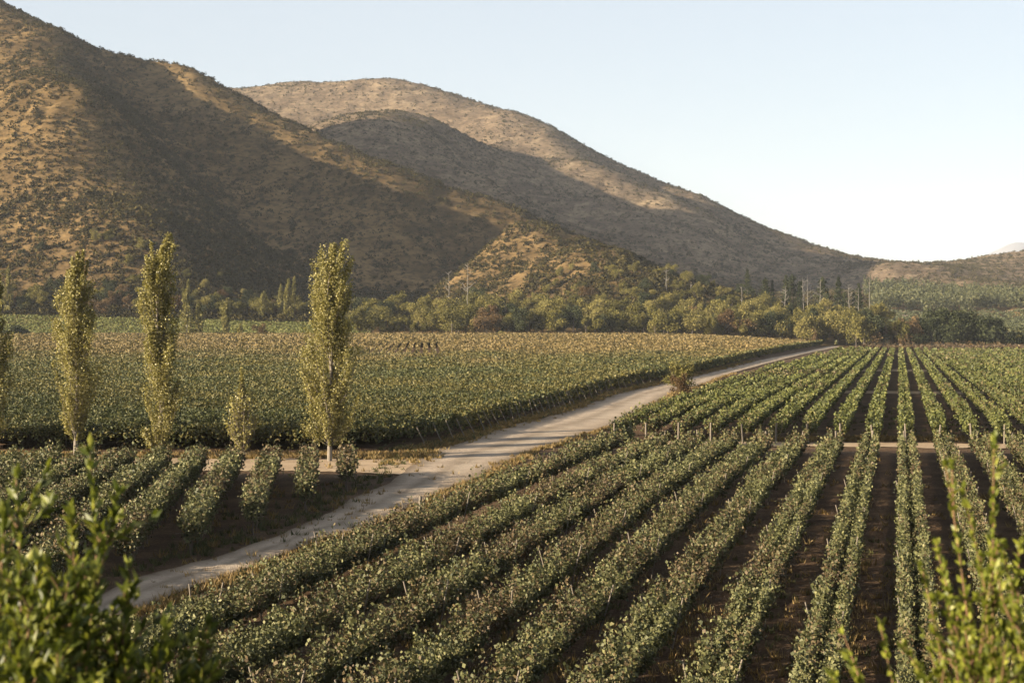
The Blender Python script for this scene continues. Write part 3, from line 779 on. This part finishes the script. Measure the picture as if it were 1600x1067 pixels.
# conifers and snags beyond the road's end
def conifer_mesh(rg, h, w):
    mb = MB(); N = 1100
    z = rg.random(N) ** .8; r = w * (1 - z) ** .45 * (.3 + .7 * rg.random(N)) * (1 + .45 * np.sin(z * 31 + rg.random() * 6)) * (.7 + .6 * rg.random()); a = rg.random(N) * 6.283
    C = np.stack([r * np.cos(a), r * np.sin(a), h * (.12 + .9 * z)], 1)
    V, F = cards(C, .75 * (.6 + .8 * rg.random(N)), rg, .1, .6); mb.add(V, F, np.repeat(rg.random(N), 4))
    return mb.mesh("crown", KIND["dark green"])
CM = [conifer_mesh(np.random.default_rng(200 + i), 16, [2.6, 3.2, 2.0][i]) for i in range(3)]
ct = MB(); capped(ct, [[0, 0, -.5], [0, 0, 8], [0, 0, 16]], [.3, .2, .05], 7); ctm = ct.mesh("trunk", M_bark, True)
def conifer(label, u, Y, sc, i):
    x = (u - 800) / FPX * Y; r = empty("conifer_tree", (x, Y, float(T(x, Y))), rng.random() * 6, sc)
    link("crown", CM[i % 3], r); link("trunk", ctm, r); tag(r, label, "conifer", "tall dark conifers beyond the road's end")
us = sorted([1196, 1207, 1228, 1238, 1249, 1252, 1285, 1293, 1310, 1320, 1334, 1342, 1168])
for i, u in enumerate(us):
    conifer(f"tall dark conifer beyond the road's end, {ordw(i+1)} of the conifers from the left", u, 850 + 70 * rng.random(), .85 + .55 * rng.random(), i)
def dead_tree(label, u, v0, v1, Y, seed, limbs=9):
    rg = np.random.default_rng(seed); x = (u - 800) / FPX * Y; zb = float(T(x, Y))
    top = CAM_Z + (HOR - v0) / FPX * Y; H = max(top - zb, 6)
    r = empty("dead_tree", (x, Y, zb)); tag(r, label, "dead tree", "bare dead trees")
    mb = MB(); z = np.linspace(-.3, H, 9); l = rg.normal() * .03
    capped(mb, np.stack([l * z + .12 * np.sin(z), 0 * z, z], 1), np.linspace(.26, .08, 9), 7); mb.build("trunk", M_dead, r, True)
    mb = MB()
    for k in range(limbs):
        h = H * (.42 + .55 * rg.random()); a = rg.random() * 6.283; ln = H * (.06 + .12 * rg.random()) * (1.2 - h / H * .5)
        e = np.array([math.cos(a) * ln, math.sin(a) * ln, h + ln * (.3 + .5 * rg.random())]); b = np.array([l * h, 0, h])
        mb.add(*tube([b, (b + e) / 2 - [0, 0, .12 * ln], e], [.13, .10, .05], 5))
        e2 = e + np.array([rg.normal(), rg.normal(), .6]) * ln * .35; mb.add(*tube([(b + e) / 2, e2], [.07, .03], 4))
    mb.build("limbs", M_dead, r, True)
for j, (lab, u, v0, Y, nl) in enumerate([
    ("short pale dead tree above the belt, left of the taller dead tree", 702, 424, 792, 7), ("tall pale dead tree with side limbs above the middle of the belt", 730, 410, 795, 12),
    ("thin dead tree on the slope, farthest left of the right group", 1041, 417, 880, 8), ("bare dead tree below the pale-crowned tree", 1080, 440, 880, 5),
    ("slim dead tree beside the first tall conifers", 1160, 447, 850, 7), ("forked dead tree with spread limbs among the conifers", 1225, 446, 820, 12),
    ("dead tree, left one of a close pair among the conifers", 1256, 433, 825, 9), ("dead tree, right one of a close pair among the conifers", 1262, 430, 828, 6),
    ("white dead tree with limbs near its base", 1280, 437, 815, 12), ("gnarled white dead tree with many limbs left of the lone bare trunk", 1328, 440, 830, 14),
    ("thin short dead tree between the gnarled one and the lone bare trunk", 1341, 450, 830, 6), ("very tall lone bare trunk at the edge of the plantation", 1358, 434, 800, 2)]):
    dead_tree(lab, u, v0, 0, Y, 300 + j, nl)
# utility pole
p = px(706, 521, 716); x, y = p[0], p[1]
r = empty("utility_pole", (x, y, float(T(x, y)))); tag(r, "small wooden utility pole standing before the tree belt", "utility pole")
mb = MB(); capped(mb, [[0, 0, -.4], [0, 0, 3], [0, 0, 6.5]], [.16, .14, .12], 8); mb.build("post", M_wood, r)
mb = MB(); capped(mb, [[-.9, 0, 6.0], [.9, 0, 6.0]], .08, 6); mb.build("crossarm", M_wood, r)

# ------------------------------------------------------------------ plantation forest and the far right field
rg = np.random.default_rng(21); mb = MB()
def wood(n_, u0, u1, Ya, Yb, h, w, nc, cs, tlo, thi, pointed=0):
    for k in range(n_):
        u = u0 + (u1 - u0) * rg.random(); Y = Ya + (Yb - Ya) * rg.random(); x = (u - 800) / FPX * Y; z0 = float(T(x, Y))
        hh = h * (.75 + .5 * rg.random()); ww = w * (.75 + .5 * rg.random())
        d = unit(rg.normal(size=(nc, 3))); f = rg.random(nc) ** .4
        if pointed:
            z = rg.random(nc) ** .8; a = rg.random(nc) * 6.283; rr = ww * .5 * (1 - z) * (.4 + .6 * rg.random(nc)); C = np.stack([rr * np.cos(a), rr * np.sin(a), z * hh], 1)
        else:
            C = d * f[:, None] * [ww * .5, ww * .5, hh * .42]; C[:, 2] += hh * .58
        V, F = cards(C + [x, Y, z0], cs * (.6 + .8 * rg.random(nc)), rg, .2, .85)
        mb.add(V, F, np.repeat(np.clip(tlo + (thi - tlo) * rg.random() + .15 * rg.normal(size=nc), 0, 1), 4))
wood(520, 1365, 1680, 1150, 1400, 15, 9, 110, 1.3, .2, .8)
wood(190, 1350, 1680, 1340, 1480, 15, 6, 70, 1.3, .0, .55, 1)
M_for = leaf_mat("plantation_foliage", [(0, (0.030, 0.036, 0.018)), (.4, (0.056, 0.063, 0.030)), (.7, (0.099, 0.099, 0.045)), (1, (0.132, 0.125, 0.059))], .25, .6)
tag(mb.build("forest", M_for), "pale green plantation wood covering the valley floor below the right hills", "forest", kind="stuff")
rg = np.random.default_rng(22); n_ = 46000
u = 1340 + 340 * rg.random(n_); Y = 745 + 390 * rg.random(n_); X = (u - 800) / FPX * Y
row = ((X * .6 + Y * .8) / 3.4) % 1 < .62
X, Y = X[row], Y[row]; n_ = len(X)
V, F = cards(np.stack([X, Y, T(X, Y) + .5 + 1.2 * rg.random(n_)], 1), 1.35 * (.7 + .6 * rg.random(n_)), rg, .3)
tag(MB().add(V, F, np.repeat(np.clip(.3 + .3 * noise2(X, Y, 60) + .15 * rg.normal(size=n_), 0, 1), 4)).build("vineyard_field", M_for), "distant vineyard field below the plantation at the right", "vineyard", kind="stuff")
# green meadow strip at the far left
rg = np.random.default_rng(23); n_ = 30000
u = -60 + 640 * rg.random(n_); Y = 716 + 80 * rg.random(n_) * np.interp(u, [-60, 150, 420, 600], [1, 1, .95, .9]); X = (u - 800) / FPX * Y
V, F = cards(np.stack([X, Y, T(X, Y) + .5 * rg.random(n_)], 1), 1.0 * (.7 + .6 * rg.random(n_)), rg, .8)
M_mead = leaf_mat("meadow_grass", [(0, (0.066, 0.083, 0.023)), (.5, (0.112, 0.119, 0.033)), (1, (0.165, 0.152, 0.053))], .2, .7)
tag(MB().add(V, F, np.repeat(rg.random(n_), 4)).build("grass", M_mead), kind="stuff")

# ------------------------------------------------------------------ scrub on the hills
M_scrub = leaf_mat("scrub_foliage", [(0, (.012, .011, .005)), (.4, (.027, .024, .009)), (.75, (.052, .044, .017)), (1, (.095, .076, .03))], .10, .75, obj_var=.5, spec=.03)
rg = np.random.default_rng(31); NS = 190000
u = -80 + 1780 * rg.random(NS); Y = 772 * (2780 / 772) ** rg.random(NS); X = (u - 800) / FPX * Y
ok = hill_seen(u, Y) & ~((u > 1360) & (Y < 1470) & (Y > 700)) & ((Y > 800) | (u > 560) | (Y > 790))
gxs = (T(X + 15, Y) - T(X - 15, Y)) / 30                       # scrub is thicker on the slopes that fall away to the right, to deepen their shade
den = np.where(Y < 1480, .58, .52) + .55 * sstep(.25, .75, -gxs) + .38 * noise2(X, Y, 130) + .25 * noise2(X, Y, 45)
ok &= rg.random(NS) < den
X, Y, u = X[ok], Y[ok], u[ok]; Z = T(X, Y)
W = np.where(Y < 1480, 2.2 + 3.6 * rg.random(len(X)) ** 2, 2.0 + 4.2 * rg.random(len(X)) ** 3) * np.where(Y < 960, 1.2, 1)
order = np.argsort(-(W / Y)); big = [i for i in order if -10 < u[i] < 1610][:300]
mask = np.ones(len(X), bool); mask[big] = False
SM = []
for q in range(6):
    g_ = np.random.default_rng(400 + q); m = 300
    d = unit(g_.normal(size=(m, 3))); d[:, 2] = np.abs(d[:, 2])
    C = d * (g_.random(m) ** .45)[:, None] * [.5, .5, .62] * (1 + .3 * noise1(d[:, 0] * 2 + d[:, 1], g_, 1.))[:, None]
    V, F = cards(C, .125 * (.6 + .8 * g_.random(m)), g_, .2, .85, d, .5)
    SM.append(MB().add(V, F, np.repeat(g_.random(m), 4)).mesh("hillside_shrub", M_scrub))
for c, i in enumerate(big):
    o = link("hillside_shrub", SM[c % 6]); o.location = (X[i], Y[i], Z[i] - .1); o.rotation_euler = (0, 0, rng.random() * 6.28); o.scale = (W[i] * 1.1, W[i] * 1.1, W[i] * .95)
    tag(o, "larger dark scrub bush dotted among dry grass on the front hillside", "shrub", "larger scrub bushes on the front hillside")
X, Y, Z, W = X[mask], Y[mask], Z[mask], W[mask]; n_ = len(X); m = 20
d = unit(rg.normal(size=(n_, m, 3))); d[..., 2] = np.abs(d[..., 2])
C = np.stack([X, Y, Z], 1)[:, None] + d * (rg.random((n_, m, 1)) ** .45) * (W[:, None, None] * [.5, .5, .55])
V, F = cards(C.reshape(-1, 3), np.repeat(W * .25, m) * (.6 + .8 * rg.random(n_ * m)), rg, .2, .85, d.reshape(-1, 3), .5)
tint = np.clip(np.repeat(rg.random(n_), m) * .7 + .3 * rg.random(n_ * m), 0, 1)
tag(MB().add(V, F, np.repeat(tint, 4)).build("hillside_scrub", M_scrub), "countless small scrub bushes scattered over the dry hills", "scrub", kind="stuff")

# ------------------------------------------------------------------ dry grass and weeds
M_dry = leaf_mat("dry_grass", [(0, (0.086, 0.056, 0.023)), (.5, (0.165, 0.112, 0.046)), (1, (0.251, 0.185, 0.079))], .3, .7)
M_weed = leaf_mat("green_weeds", [(0, (0.026, 0.033, 0.013)), (.5, (0.059, 0.063, 0.023)), (1, (0.112, 0.099, 0.040))], .3, .6)
def tufts(P, hgt, nb, rg, name, mat):
    P = np.asarray(P); n_ = len(P); h = np.broadcast_to(hgt, (n_,))
    B = np.repeat(P, nb, 0); hh = np.repeat(h, nb) * (.5 + .7 * rg.random(n_ * nb))
    B = B + np.stack([rg.normal(size=n_ * nb), rg.normal(size=n_ * nb), 0 * hh], 1) * np.repeat(h, nb)[:, None] * .35
    lean = rg.normal(size=(n_ * nb, 2)) * .45; w = (.02 + .018 * rg.random(n_ * nb)) * np.clip(hh / .35, .6, 2.4) * np.clip(B[:, 1] / 60, 1, 4)
    a = rg.random(n_ * nb) * 6.283; dx = np.stack([np.cos(a), np.sin(a), 0 * a], 1) * w[:, None]
    tip = B + np.stack([lean[:, 0] * hh, lean[:, 1] * hh, hh], 1)
    V = np.stack([B - dx, B + dx, tip], 1).reshape(-1, 3)
    tag(MB().add(V, np.arange(3 * n_ * nb).reshape(-1, 3), np.repeat(np.repeat(rg.random(n_), nb), 3)).build(name, mat), kind="stuff")
rg = np.random.default_rng(51)
def along(Lx, Ly, n_, spread, ya, yb, off=0.):
    i = rg.random(n_) * (len(Lx) - 1); x = np.interp(i, np.arange(len(Lx)), Lx) + off + rg.normal(size=n_) * spread; y = np.interp(i, np.arange(len(Lx)), Ly)
    k = (y > ya) & (y < yb); x, y = x[k], y[k]; return np.stack([x, y, flat_z(x, y)], 1)
def patch(u0, u1, v0, v1, n_):
    Q = np.array([gpx(u0 + (u1 - u0) * rg.random(), v0 + (v1 - v0) * rg.random()) for _ in range(n_)]); return Q
dry = np.vstack([along(rdR[:, 0], rdR[:, 1], 1500, .35, 60, 330, .55), along(rdL[:, 0], rdL[:, 1], 2600, 1.0, 120, 420, -1.4), along(EDGE[:, 0], EDGE[:, 1], 900, .8, 125, 330, 1.6),
                 patch(-30, 690, 708, 718, 900), patch(1010, 1640, 684, 690, 900), patch(600, 900, 880, 1010, 140), patch(1040, 1110, 930, 1060, 40), patch(1310, 1420, 880, 1060, 60), patch(420, 1640, 720, 1066, 900), patch(-20, 620, 745, 930, 260)])
tufts(dry, .22 + .2 * rg.random(len(dry)), 12, rg, "grass", M_dry)
grn = np.vstack([along(rdL[:, 0], rdL[:, 1], 900, .9, 60, 420, -1.8), along(EDGE[:, 0], EDGE[:, 1], 500, .8, 125, 330, 1.0), patch(560, 1000, 880, 1060, 130), patch(1040, 1500, 820, 1060, 120), patch(1150, 1600, 630, 684, 260), patch(250, 560, 760, 850, 60)])
tufts(grn, .2 + .18 * rg.random(len(grn)), 14, rg, "weeds", M_weed)

# ------------------------------------------------------------------ shrubs close to the camera
M_fg = leaf_mat("shrub_leaves", [(0, (.026, .038, .006)), (.4, (.11, .13, .017)), (.75, (.22, .235, .034)), (1, (.36, .35, .08))], .45, .42, spec=.5)
def leaf6(C, A, N, ln, wd):
    n_ = len(C); A = unit(A); N = unit(N - A * (N * A).sum(1, keepdims=True)); B = np.cross(N, A)
    ln = ln[:, None]; wd = wd[:, None]
    V = np.stack([C, C + A * ln * .45 + B * wd + N * wd * .35, C + A * ln - N * ln * .12, C + A * ln * .5, C + A * ln * .45 - B * wd + N * wd * .35], 1).reshape(-1, 3)
    i = np.arange(n_)[:, None] * 5
    return V, np.vstack([i + [0, 1, 2, 3], i + [0, 3, 2, 4]])
def near_shrub(label, base, tips, Ybase, ln, wd, per_m, seed, twigs=9, mat=None):
    rg = np.random.default_rng(seed)
    bx, by, _ = px(base[0], base[1], Ybase); bz = float(flat_z(bx, by))
    root = empty("leafy_shrub", (bx, by, bz)); tag(root, label, "shrub")
    o0 = np.array([bx, by, bz]); wood_ = MB(); Cs, As = [], []
    for (u, v, Y) in tips:
        tip = px(u, v, Y) - o0; st = np.array([.12 * rg.normal(), .12 * rg.normal(), -.1])
        mid = st * .45 + tip * .55 + np.array([.17 * rg.normal(), .17 * rg.normal(), .14]); t = np.linspace(0, 1, 14)[:, None]
        P = st * (1 - t) ** 2 + 2 * mid * t * (1 - t) + tip * t ** 2
        wood_.add(*tube(P, np.linspace(.008, .0018, 14), 6))
        segs = [(P, 7)]
        for k in range(twigs):
            f = .35 + .6 * rg.random(); i = int(f * 13); b = P[i]; d = unit(rg.normal(size=3) + [0, 0, .6] + 1.1 * unit(P[min(i + 1, 13)] - P[i]))
            L = (.10 + .22 * rg.random()) * (1.2 - f * .6); e = b + d * L; m = (b + e) / 2 + .02 * rg.normal(size=3) + [0, 0, .015]
            Q = b * (1 - t) ** 2 + 2 * m * t * (1 - t) + e * t ** 2; wood_.add(*tube(Q, np.linspace(.004, .0012, 14), 5)); segs.append((Q, 0))
        for Q, i0 in segs:
            L = np.linalg.norm(np.diff(Q[i0:], axis=0), axis=1).sum(); n_ = max(3, int(L * per_m)); s = i0 + rg.random(n_) * (13 - i0); s[:2] = 13
            C = np.stack([np.interp(s, np.arange(14), Q[:, k]) for k in range(3)], 1); D = unit(Q[np.minimum(s.astype(int) + 1, 13)] - Q[np.minimum(s.astype(int), 12)] + 1e-6)
            Cs.append(C); As.append(unit(D + .75 * unit(rg.normal(size=(n_, 3))) + [0, 0, .15]))
    C, A = np.vstack(Cs), np.vstack(As); n_ = len(C); N = rg.normal(size=(n_, 3)) + [0, 0, .5]
    V, F = leaf6(C, A, N, ln * (.6 + .7 * rg.random(n_)), wd * (.7 + .5 * rg.random(n_)))
    wood_.build("branches", M_twig, root, True)
    MB().add(V, F, np.repeat(rg.random(n_), 5)).build("leaves", mat or M_fg, root)
    return n_
near_shrub("willowy bright green shrub filling the bottom left corner close to the camera", (20, 1330), [
    (25, 745, 4.6), (75, 735, 4.9), (140, 700, 5.0), (185, 772, 4.7), (112, 800, 4.5), (8, 800, 4.3), (150, 890, 4.5), (60, 880, 4.2), (195, 925, 4.6), (325, 975, 4.7), (265, 1015, 4.5), (335, 1045, 4.4),
    (120, 975, 4.1), (0, 940, 4.0), (90, 1020, 3.9), (200, 1030, 4.2), (30, 1030, 3.8), (150, 1060, 4.0), (-40, 860, 4.2), (60, 960, 4.4)] + [(float(a_), float(b_), 4.3 + float(c_)) for a_, b_, c_ in np.random.default_rng(8).random((20, 3)) * [250, 220, 1.0] + [-45, 860, 0]] + [(250, 1030, 4.6), (300, 1000, 4.8), (345, 1035, 4.7), (280, 1055, 4.5), (220, 990, 4.9)], 4.4, .046, .0095, 160, 61, 14, leaf_mat("willowy_leaves", [(0, (.014, .021, .005)), (.4, (.062, .080, .012)), (.75, (.16, .175, .028)), (1, (.32, .31, .075))], .40, .42, spec=.5))
near_shrub("small-leaved bright green shrub in the bottom right corner close to the camera", (1580, 1330), [
    (1553, 685, 4.6), (1478, 728, 4.7), (1505, 765, 4.5), (1592, 850, 4.4), (1440, 885, 4.6), (1462, 850, 4.7), (1560, 850, 4.3), (1325, 1025, 4.6), (1375, 975, 4.7), (1412, 1010, 4.4), (1300, 1055, 4.5), (1482, 945, 4.3),
    (1590, 955, 4.2), (1538, 935, 4.5), (1620, 760, 4.5), (1500, 1010, 4.2), (1570, 1020, 4.0), (1440, 1050, 4.2), (1640, 900, 4.2)] + [(1640 - 200 * float(a_) * float(b_) ** .5, 760 + 310 * float(b_), 4.1 + .8 * float(c_)) for a_, b_, c_ in np.random.default_rng(9).random((11, 3))], 4.4, .029, .0085, 150, 67, 11)

# ------------------------------------------------------------------ haze
def haze():
    m = bpy.data.materials.new("haze"); m.use_nodes = True; n = m.node_tree.nodes; n.clear()
    out = n.new("ShaderNodeOutputMaterial"); v = n.new("ShaderNodeVolumePrincipled")
    v.inputs["Color"].default_value = (.80, .87, 1.0, 1); v.inputs["Density"].default_value = HAZE; v.inputs["Anisotropy"].default_value = 0.0
    m.node_tree.links.new(v.outputs[0], out.inputs[1])
    x0, x1, y0, y1, z0, z1 = -3000, 9000, -200, 13500, -10.5, 760
    V = [[x0, y0, z0], [x1, y0, z0], [x1, y1, z0], [x0, y1, z0], [x0, y0, z1], [x1, y0, z1], [x1, y1, z1], [x0, y1, z1]]
    tag(MB().add(V, [[0, 3, 2, 1], [4, 5, 6, 7], [0, 1, 5, 4], [1, 2, 6, 5], [2, 3, 7, 6], [3, 0, 4, 7]]).build("haze", m), kind="stuff")
HAZE = .000038
if HAZE: haze()
